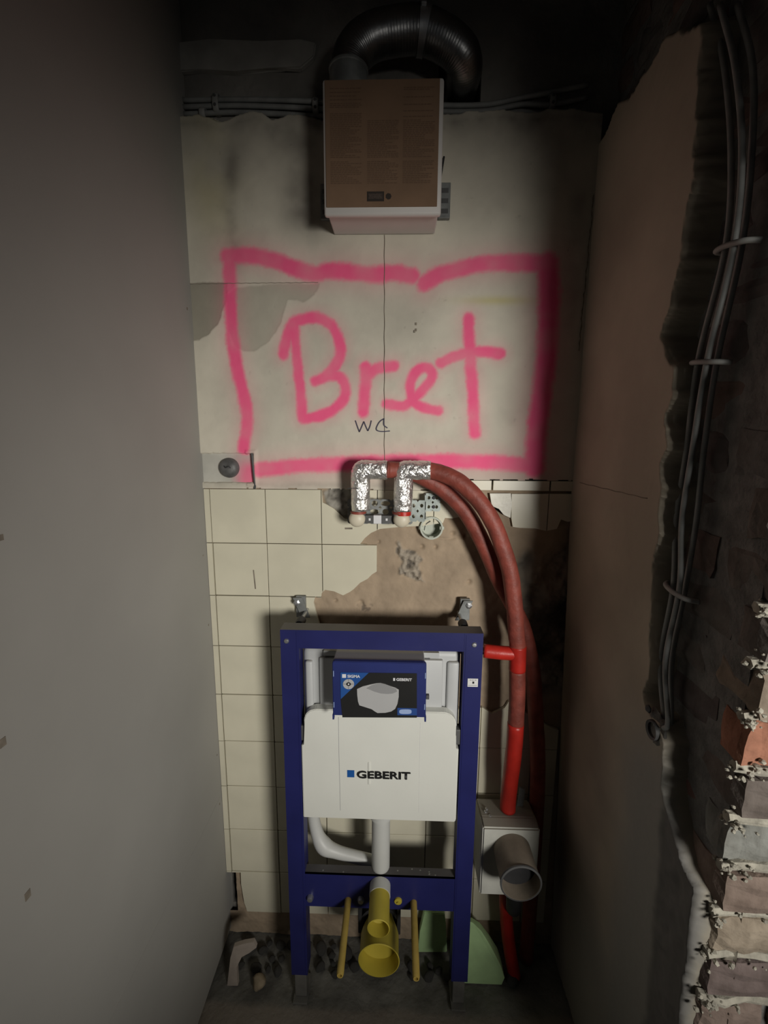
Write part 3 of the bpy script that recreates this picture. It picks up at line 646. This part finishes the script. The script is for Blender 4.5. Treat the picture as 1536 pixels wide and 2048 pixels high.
# wall anchors
for x, sx in ((-.247, -1), (.172, 1)):
    rd = tube('wall_anchor', [(x, 1.07, 1.108), (x, 1.182, 1.108)], .0048, 'steel', T, 12, spline=False)
    box('anchor_plate', x-.013+sx*.015, x+.013+sx*.015, 1.168, 1.181, 1.090, 1.150, 'galv', rd, .001)
    lathe('nut', [(0, .012), (.004, .012), (.009, .010), (.009, 0)], (x+sx*.024, 1.168, 1.135), 'steel', rd, 6, smooth=False)
    lathe('bush', [(.0048, .028), (.010, .028), (.012, .02), (.012, 0), (.0048, 0)], (x, 1.106, 1.108), 'rubber', rd, 16)
    prism('anchor_arm', [(x-.012, 1.092), (x+.012, 1.092), (x+.022*sx+.012, 1.148), (x+.022*sx-.012, 1.148)] , 1.160, 1.164, 'galv', rd)

# ================================================================== FAN BOX, DUCT
T = thing('fan_box', (-.04, 1.18, 2.062), 'white extractor fan box with a brown cardboard cover, fixed high on the wall', 'fan box')
box('housing', -.160, .082, 1.078, 1.178, 2.062, 2.305, 'box_white', T, .003)
fl = box('flange', -.1655, .0865, 1.063, 1.079, 2.054, 2.312, 'box_white', T, .005, True)
cd = box('cardboard_cover', -.1605, .0775, 1.0608, 1.0645, 2.0695, 2.3085, 'card', T, .001); cd['label'] = 'brown printed cardboard cover'
bm = bmesh.new(); rt = random.Random(5)
def pr_rect(x0, x1, z0, z1): 
    vs = [bm.verts.new((x, 1.0604, z)) for x, z in ((x0, z0), (x1, z0), (x1, z1), (x0, z1))]; bm.faces.new(vs)
zz = 2.2915
while zz > 2.11:
    head = zz > 2.235
    for cx in (-.150, -.072, .003):
        if head and cx == -.072: continue
        if head and rt.random() < .45: continue
        wd = .066*(rt.uniform(.55, 1) if rt.random() < .4 else 1)
        x = cx
        while x < cx+wd-.004:
            lw = rt.uniform(.003, .010); pr_rect(x, min(x+lw, cx+wd), zz, zz+.0016); x += lw+.0016
    zz -= .0034 if rt.random() > .15 else .0085
link('printed_text', done(bm, 'printed_text'), 'card_print', cd)
lg = box('printed_logo', -.0725, -.0360, 1.0602, 1.0609, 2.0800, 2.0990, 'card_logo', cd)
box('logo_field', -.0690, -.0395, 1.0598, 1.0603, 2.0845, 2.0945, 'logo_field', lg)
lathe('printed_emblem', [(0, .0006), (.0065, .0005), (.0065, 0)], (-.0265, 1.0609, 2.0895), 'card_logo', cd, 7, smooth=False)
for s, x in ((-1, -.160), (1, .082)):
    x0, x1 = (x-.030, x-.002) if s < 0 else (x+.006, x+.034)
    br = box('mounting_strap', x0, x1, 1.166, 1.178, 2.092, 2.168, 'galv', T, .001)
    box('strap_leg', min(x, x+s*.004), max(x, x+s*.004), 1.12, 1.17, 2.10, 2.160, 'galv', br)
    for k in range(3): box('strap_slot', x0+.005, x1-.005, 1.1652, 1.1662, 2.102+k*.022, 2.112+k*.022, 'dark_grey', br)
    tube('wire', [(x+s*.006, 1.172, 2.10), (x+s*.008, 1.170, 2.16), (x+s*.017, 1.172, 2.225)], .0022, 'rubber', T, 8)

T = thing('air_duct', (-.117, 1.125, 2.306), 'shiny flexible aluminium air duct arching over the fan box', 'duct')
path = [(-.117,1.122,2.333),(-.117,1.122,2.362),(-.106,1.122,2.398),(-.072,1.124,2.427),(-.020,1.128,2.442),(.040,1.132,2.447),(.092,1.138,2.432),(.128,1.150,2.414),(.139,1.172,2.403),(.139,1.20,2.402),(.137,1.26,2.402)]
P = catmull(path, 22)
tube('duct_hose', path, .0405, 'duct', T, 32, 22, rf=lambda i, a: 1+.009*math.sin(i*2.4)+.012*mnoise.noise(Vector((i*.12, math.cos(a)*1.5, math.sin(a)*1.5))))
lathe('collar', [(.040, 0), (.0415, 0), (.0415, .056), (.043, .058), (.043, .062), (.040, .063)], (-.117, 1.122, 2.306), 'galv', T, 32, 'Z')
cl = catmull(path, 22)
i = 22*5-3
bm = bmesh.new(); tube_bm(bm, cl[i:i+9], .0432, 32, False); link('hose_clamp', done(bm, 'hose_clamp'), 'steel', T, True)
box('clamp_screw', cl[i+4].x-.006, cl[i+4].x+.006, 1.083, 1.093, cl[i+4].z+.012, cl[i+4].z+.024, 'steel', T, .002)

# ================================================================== RED PIPES
def foil_path(x): return [(x, 1.115, 1.400), (x, 1.114, 1.45), (x, 1.112, 1.488), (x+.0015, 1.111, 1.498), (x+.005, 1.111, 1.5015), (x+.015, 1.110, 1.502), (x+.040, 1.108, 1.502), (x+.066, 1.106, 1.502)]
def crinkle(s): return lambda i, a: 1+.07*mnoise.noise(Vector((i*.55, math.cos(a)*2.6+s, math.sin(a)*2.6)))+.035*mnoise.noise(Vector((i*1.7, math.cos(a)*6+s, math.sin(a)*6)))
def hose(s): return lambda i, a: 1+.035*mnoise.noise(Vector((i*.33, math.cos(a)*1.7+s, math.sin(a)*1.7)))
TA = thing('water_pipe', (.365, 1.10, 0), 'front red insulated water pipe from the right foil elbow, curving down to the valve box', 'pipe', 'red insulated water pipes')
e = tube('foil_elbow', foil_path(.0145), .0235, 'foil', TA, 24, 8, rf=crinkle(2)); e['label'] = 'crumpled silver foil wrap'
lathe('red_end', [(.0185, 0), (.0205, 0), (.0205, .012), (.0185, .012)], (.0145, 1.115, 1.389), 'red', TA, 20, 'Z')
tube('sleeve', [(.070,1.106,1.502),(.105,1.102,1.496),(.152,1.095,1.474),(.198,1.088,1.430),(.232,1.082,1.380),(.258,1.08,1.32),(.280,1.08,1.255),(.296,1.08,1.165),(.305,1.08,1.09),(.310,1.08,1.06)], .0205, 'red_dusty', TA, 22, 10, rf=hose(1))
tee = tube('tee_sleeve', [(.310,1.08,1.062),(.311,1.08,1.03),(.312,1.08,.995)], .0212, 'red', TA, 22, 8); 
tube('branch_sleeve', [(.305,1.08,1.040),(.265,1.082,1.041),(.226,1.086,1.043)], .0175, 'red', tee, 18, 6)
tube('branch_pipe', [(.230,1.086,1.043),(.1645,1.087,1.043)], .009, 'steel', tee, 12, spline=False)
tube('sleeve', [(.312,1.08,.998),(.316,1.08,.92),(.317,1.08,.84)], .0204, 'red_dusty', TA, 22, 8, rf=hose(5))
tube('sleeve', [(.317,1.08,.845),(.316,1.08,.76),(.315,1.09,.68),(.315,1.10,.615),(.315,1.10,.569)], .0212, 'red', TA, 22, 8, rf=hose(6))
tube('sleeve', [(.320,1.105,.354),(.328,1.115,.27),(.336,1.12,.18),(.348,1.112,.09),(.364,1.10,.005)], .0185, 'red', TA, 20, 8, rf=hose(7))
TB = thing('water_pipe', (.40, 1.145, 0), 'rear red insulated water pipe from the left foil elbow, running behind the front one', 'pipe', 'red insulated water pipes')
e = tube('foil_elbow', foil_path(-.092), .0235, 'foil', TB, 24, 8, rf=crinkle(7)); e['label'] = 'crumpled silver foil wrap'
tube('sleeve', [(-.028,1.106,1.503),(.01,1.122,1.500),(.06,1.132,1.484),(.115,1.134,1.452),(.168,1.132,1.402),(.205,1.132,1.345),(.235,1.132,1.285),(.268,1.134,1.215),(.305,1.136,1.150),(.335,1.138,1.09),(.358,1.14,1.02),(.376,1.142,.93),(.392,1.145,.80),(.406,1.147,.66),(.412,1.147,.45),(.412,1.147,.2),(.412,1.147,.004)], .0205, 'red_dusty', TB, 22, 8, rf=hose(3))
ribbon('tie_wire', [[(-.122, 1.458), (-.094, 1.4585)]], .0016, 1.087, 'rubber', TB)

# ================================================================== MOUNTING BRACKET WITH TAPS
T = thing('mounting_bracket', (-.03, 1.18, 1.355), 'perforated steel bracket with two capped tap fittings under the foil elbows', 'bracket')
def perforated(name, x0, x1, z0, z1, nx, nz, Y, th, m, parent, hole=lambda i, j: (.34, .30)):
    bm = bmesh.new(); n = 16; dx, dz = (x1-x0)/nx, (z1-z0)/nz
    for i in range(nx):
        for j in range(nz):
            cx, cz = x0+(i+.5)*dx, z0+(j+.5)*dz; a, b = hole(i, j); o_, h_ = [], []
            for k in range(n):
                t = 2*PI*(k+.5)/n; c, s = math.cos(t), math.sin(t); q = max(abs(c), abs(s))
                o_.append((cx+dx/2*c/q, cz+dz/2*s/q)); h_.append((cx+a*dx*c, cz+b*dz*s))
            for y in (Y, Y+th):
                O = [bm.verts.new((p[0], y, p[1])) for p in o_]; Hh = [bm.verts.new((p[0], y, p[1])) for p in h_]
                for k in range(n): bm.faces.new((O[k], O[(k+1) % n], Hh[(k+1) % n], Hh[k]))
                if y == Y: f = (O, Hh)
            for k in range(n):
                bm.faces.new((f[1][k], f[1][(k+1) % n], Hh[(k+1) % n], Hh[k]))
    bmesh.ops.remove_doubles(bm, verts=bm.verts[:], dist=1e-5)
    bm2 = bm
    return link(name, done(bm2, name), m, parent)
perforated('back_plate', -.129, .040, 1.358, 1.423, 6, 3, 1.150, .003, 'galv', T, lambda i, j: ((.43, .30) if (i+j) % 2 else (.29, .35)))
perforated('end_plate', .032, .073, 1.366, 1.422, 2, 2, 1.147, .003, 'galv_light', T, lambda i, j: (.20, .18))
perforated('wall_tab', .072, .113, 1.390, 1.438, 2, 2, 1.168, .003, 'galv_light', T, lambda i, j: (.19, .19))
box('tab_bend', .070, .074, 1.147, 1.171, 1.372, 1.436, 'galv_light', T, .001)
for a, b in ((.095, 1.426), (.095, 1.402)): lathe('bolt', [(0, .004), (.0042, .003), (.0048, 0)], (a, 1.168, b), 'rubber', T, 8)
for x in (-.098, .007):
    fb = tube('fitting', [(x, 1.150, 1.386), (x, 1.13, 1.386), (x, 1.117, 1.390), (x, 1.115, 1.408)], .0165, 'steel', T, 18, 6)
    lathe('red_ring', [(.017, 0), (.0195, .001), (.0195, .006), (.017, .007)], (x, 1.115, 1.391), 'red_dusty', fb, 20, 'Z')
    lathe('plug', [(.0195, 0), (.0205, .003), (.0205, .016), (.019, .022), (.014, .027), (.007, .0295), (0, .030)], (x+(.004 if x > 0 else -.003), 1.125, 1.378), 'cream_plastic', fb, 24)
bar = box('spacer_bar', -.082, -.010, 1.118, 1.130, 1.3655, 1.386, 'dark_grey', T, .001)
box('spacer_center', -.0600, -.0400, 1.1165, 1.1315, 1.3650, 1.3865, 'white_print', bar, .001)
for a in (-.072, -.029): box('spacer_screw', a, a+.005, 1.1170, 1.119, 1.373, 1.379, 'white_print', bar)

# ================================================================== BOXES IN THE WALL
T = thing('wall_box', (RB[0], 1.19, RB[1]-.03), 'empty round pale grey wall box set in the bare render under the bracket', 'wall box')
lathe('cup', [(.0262, 0), (.0262, .024), (.0305, .024), (.0310, .020), (.0310, -.002), (.0262, -.002)], (RB[0], 1.196, RB[1]), 'box_green_grey', T, 28)
lathe('cup_base', [(0, 0), (.0265, 0)], (RB[0], 1.2085, RB[1]), 'box_green_grey', T, 28); lathe('cup_side', [(.0262, 0), (.0262, .020)], (RB[0], 1.2085, RB[1]), 'box_green_grey', T, 28)
for a in (0, PI/2+.4, PI, -PI/2):
    x, z = RB[0]+.0275*math.cos(a), RB[1]+.0275*math.sin(a); box('lug', x-.006, x+.006, 1.1755, 1.182, z-.0045, z+.0045, 'box_green_grey', T, .001)
tube('loose_wire', [(RB[0]-.018, 1.195, RB[1]-.01), (RB[0]-.015, 1.182, RB[1]+.008), (RB[0]-.003, 1.178, RB[1]+.018)], .0012, 'dark_grey', T, 6)

T = thing('socket_box', (-.45, 1.19, 1.459), 'grey recessed socket plate with a round dark cap beside the left wall', 'socket')
def sock_fn(U, V): return np.stack([U, 1.1885+.0008*fbm(U, V, 30, 3), V], -1), np.ones(U.shape, bool), {'pink': np.clip(pink_at(U, V)*.9+.65*sstep(-.455, -.40, U+.01*fbm(U, V, 40, 3))*sstep(1.535, 1.49, V), 0, 1)}
sp = field('plate', np.arange(-.523, -.378, .0028), np.arange(1.4575, 1.5385, .0028), sock_fn, 'socket', T)
CX, CZ = bw(457, 936)
lathe('round_cap', [(.0265, -.004), (.0265, .004), (.025, .010), (.0215, .015), (.014, .0185), (.006, .0195), (0, .0195)], (CX, 1.189, CZ), 'cap_grey', T, 32)
tube('cap_scar', [(CX-.008, 1.170, CZ+.006), (CX-.003, 1.168, CZ+.002), (CX+.004, 1.168, CZ+.005), (CX+.009, 1.171, CZ+.001)], .0016, 'rubber', T, 6)
tube('torn_edge', [(-.393,1.184,1.540),(-.384,1.180,1.537),(-.381,1.178,1.51),(-.3795,1.178,1.48),(-.378,1.178,1.455),(-.380,1.179,1.444)], .0032, 'dark_grey', T, 8, rf=crinkle(1))

# ================================================================== VALVE BOX
T = thing('valve_box', (.31, 1.10, .356), 'white plastic valve box with a brown tube stub, right of the blue frame', 'valve box')
prism('housing', [(1.040,.356),(1.040,.566),(1.075,.568),(1.15,.556),(1.165,.53),(1.165,.356)], .236, .386, 'valve_white', T, .004, 'X')
tb = lathe('tube_stub', [(.0485, 0), (.0485, .088), (.0500, .089), (.0500, .094), (.0465, .094), (.0455, .02), (0, .02)], (.3145, 1.040, .503), 'valve_tube', T, 36)
lathe('tube_rim', [(.0498, 0), (.0512, .001), (.0512, .005), (.0470, .006)], (.3145, .951, .503), 'dark_grey', tb, 36)
lathe('tube_floor', [(0, 0), (.0462, 0)], (.3145, .985, .503), 'rubber', tb, 30)
for x, z in ((.252, .5655), (.262, .5655), (.257, .566)): lathe('screw', [(0, .004), (.004, .003), (.0045, 0)], (x, 1.085+random.uniform(-.02, .02), z), 'steel', T, 10, 'Z')
tube('outlet_pipe', [(.330,1.06,.40),(.338,1.07,.32),(.345,1.09,.26),(.352,1.12,.23)], .021, 'rubber', T, 18)
prism('wall_bracket', [(.345,.55),(.362,.55),(.366,.612),(.352,.618)], 1.12, 1.126, 'galv', T)

# ================================================================== CABLES
for k, (zz, lab) in enumerate(((2.369, 'topmost of the grey cables running across under the duct'), (2.355, 'middle grey cable of those running across under the duct'), (2.340, 'lowest grey cable running across just above the cream plaster'))):
    P = [(-.522, 1.203, zz-.001), (-.40, 1.204, zz+.001*k), (-.28, 1.203, zz-.004), (-.18, 1.204, zz-.008-.001*k), (-.04, 1.204, zz-.010), (.10, 1.204, zz-.019+.001*k), (.20, 1.203, zz-.019+.001*k), (.28, 1.203, zz-.006), (.345, 1.203, zz+.004-.012*k), (.43, 1.203, zz+.018-.012*k)]
    tag(tube('cable', P, .0057, 'cable', None, 10, 6), lab, 'cable', 'grey cables across the back wall')
for x, z, h, lab in ((-.440, 2.360, .036, 'tall pale clip with two screws on the cables in the left corner'), (-.473, 2.338, .020, 'short pale clip at the foot of the left corner cables'), (-.203, 2.350, .030, 'grey cable clip just left of the fan box'), (.348, 2.352, .028, 'grey cable clip on the cables right of the duct')):
    t = thing('cable_clip', (x, 1.2, z-h/2), lab, 'clip', 'clips on the back wall cables')
    bm = bmesh.new(); tube_bm(bm, catmull([(x, 1.2145, z+h/2+.002), (x, 1.199, z+h/2), (x, 1.193, z+h*.25), (x, 1.192, z), (x, 1.193, z-h*.25), (x, 1.199, z-h/2), (x, 1.2145, z-h/2-.002)], 4), .0075, 10, True, None, .35)
    link('strap', done(bm, 'strap'), 'clip', t, True)
    for s in (-.25, .25):
        if h > .025: lathe('screw', [(0, .003), (.003, .002), (.0034, 0)], (x, 1.1905, z+h*s), 'dark_grey', t, 8)
CAB = [[(1420,10),(1448,130),(1462,300),(1452,490),(1396,722),(1373,900),(1352,1040),(1346,1175),(1321,1320),(1328,1440)],
       [(1440,10),(1470,130),(1484,300),(1468,490),(1414,722),(1385,900),(1364,1040),(1359,1175),(1331,1320),(1336,1440)],
       [(1475,10),(1505,130),(1504,300),(1484,490),(1434,722),(1408,900),(1393,1040),(1371,1175),(1344,1320),(1342,1445)]]
for cx, P, lab in zip((.482, .474, .488), CAB, ('grey cable nearest the plaster edge on the right wall', 'middle one of three grey cables down the right wall', 'grey cable nearest the bare bricks on the right wall')):
    Q = [atX(x, y, cx) for x, y in P]; e = Q[-1]; Q.append(Vector((cx-.003, e.y+.004, e.z-.02)))
    tag(tube('cable', Q, .0043, 'cable', None, 10, 8), lab, 'cable', 'grey cables on the right wall')
for x, y, lab in ((1468,492,'upper grey plastic clip across the right wall cables'), (1415,724,'grey plastic clip across the right wall cables, level with the graffiti'), (1358,1182,'lower grey plastic clip across the right wall cables')):
    p = atX(x, y, .480); t = thing('cable_clip', (.48, p.y, p.z-.006), lab, 'clip', 'clips on the right wall cables')
    tube('strap', [(.492, p.y-.036, p.z-.006), (.474, p.y-.028, p.z-.004), (.4670, p.y, p.z), (.474, p.y+.028, p.z+.003), (.492, p.y+.036, p.z+.004)], .0045, 'clip', t, 10, 6, squash=.9)
    lathe('nail', [(0, .004), (.0035, .003), (.004, 0), (.002, -.012), (0, -.012)], (.481, p.y+.034, p.z+.004), 'steel', t, 10, '-X')

T = thing('conduit_end', (.468, .748, 1.045), 'open dark end of an empty conduit below the right wall cables', 'conduit')
lathe('ring', [(.013, -.012), (.013, .004), (.017, .006), (.018, .002), (.018, -.012)], (.4665, .748, 1.066), 'dark_grey', T, 22, '-X')
lathe('bore', [(0, 0), (.0131, 0)], (.4685, .748, 1.066), 'rubber', T, 20, '-X')
o = link('mortar_rim', rock_mesh('mortar_rim', .03, 6, 3, .3, (.30, .9, 1.25)), 'stone', T); o.location = Vector((.4745, .750, 1.062))-Vector(T['shift'])
o = link('small_hole', rock_mesh('small_hole', .008, 2, 2, .3, (.4, 1, 1)), 'rubber', T); o.location = Vector((.4625, .765, 1.096))-Vector(T['shift'])

# ================================================================== ON THE FLOOR
g1 = prism('green_offcut', [bw(x, y, 1.15) for x, y in ((848,1826),(889,1828),(892,1850),(894,1905),(834,1905),(840,1862))], 1.15, 1.168, 'green', None, .002)
tag(g1, 'pale green plastic offcut standing behind the yellow drain plug', 'plastic offcut')
bm = bmesh.new(); pts = [(.205,.178),(.236,.172),(.262,.150),(.290,.108),(.318,.058),(.330,.022),(.322,0),(.205,0)]
n = 9; rows = []
for k in range(n):
    t = k/(n-1); rows.append([bm.verts.new((x, 1.080+.045*(x-.205)/.13*t+.035*(z/.178)**1.3+.010*t+.02*math.sin(PI*t)*(1-z/.18), z*(1-.05*t))) for x, z in pts])
for a, b in zip(rows, rows[1:]):
    for k in range(len(pts)): bm.faces.new((a[k], a[(k+1) % len(pts)], b[(k+1) % len(pts)], b[k]))
bm.faces.new(rows[0]); bm.faces.new(rows[-1][::-1])
tag(link('green_offcut', done(bm, 'green_offcut'), 'green'), 'larger green plastic piece leaning beside the right foot of the blue frame', 'plastic offcut')
tag(prism('plastic_strip', [bw(x, y, 1.055) for x, y in ((455,1968),(477,1968),(474,1930),(484,1910),(500,1902),(514,1892),(508,1880),(488,1884),(468,1890),(462,1912))], 1.050, 1.062, 'lath', None, .001), 'bent pale strip standing in the left corner on the floor', 'strip')
rs = random.Random(12)
protos = [rock_mesh('stone', 1, s, 2, .38, (1, .85, .6)) for s in range(6)]
spots = []
for k in range(44):
    for _ in range(40):
        x, y, r = rs.uniform(-.47, .44), rs.uniform(1.085, 1.165), rs.uniform(.008, .026)
        if abs(x+.0335) < .075 or (.06 < x < .35 and y > 1.06 and (x > .19 or y > 1.12)) or x > .36: continue
        if all(math.hypot(x-a, y-b) > r+c_ for a, b, c_ in spots): spots.append((x, y, r)); break
for x, y, r in spots:
    o = link('stone', rs.choice(protos), 'stone', None, True); o.location = (x, y, r*.42); o.scale = (r, r, r); o.rotation_euler = (0, 0, rs.uniform(0, 6.28))
    tag(o, 'dark lump of rubble on the floor at the foot of the back wall', 'stone', 'dark rubble at the back wall')
p = atZ(525, 1938, .02); o = link('stone', rock_mesh('stone_pale', .022, 4, 2, .35, (1, .8, 1.0)), 'stone_pale', None, True); o.location = (p.x, 1.05, .019)
tag(o, 'tan mortar lump on the floor left of the blue frame', 'stone')
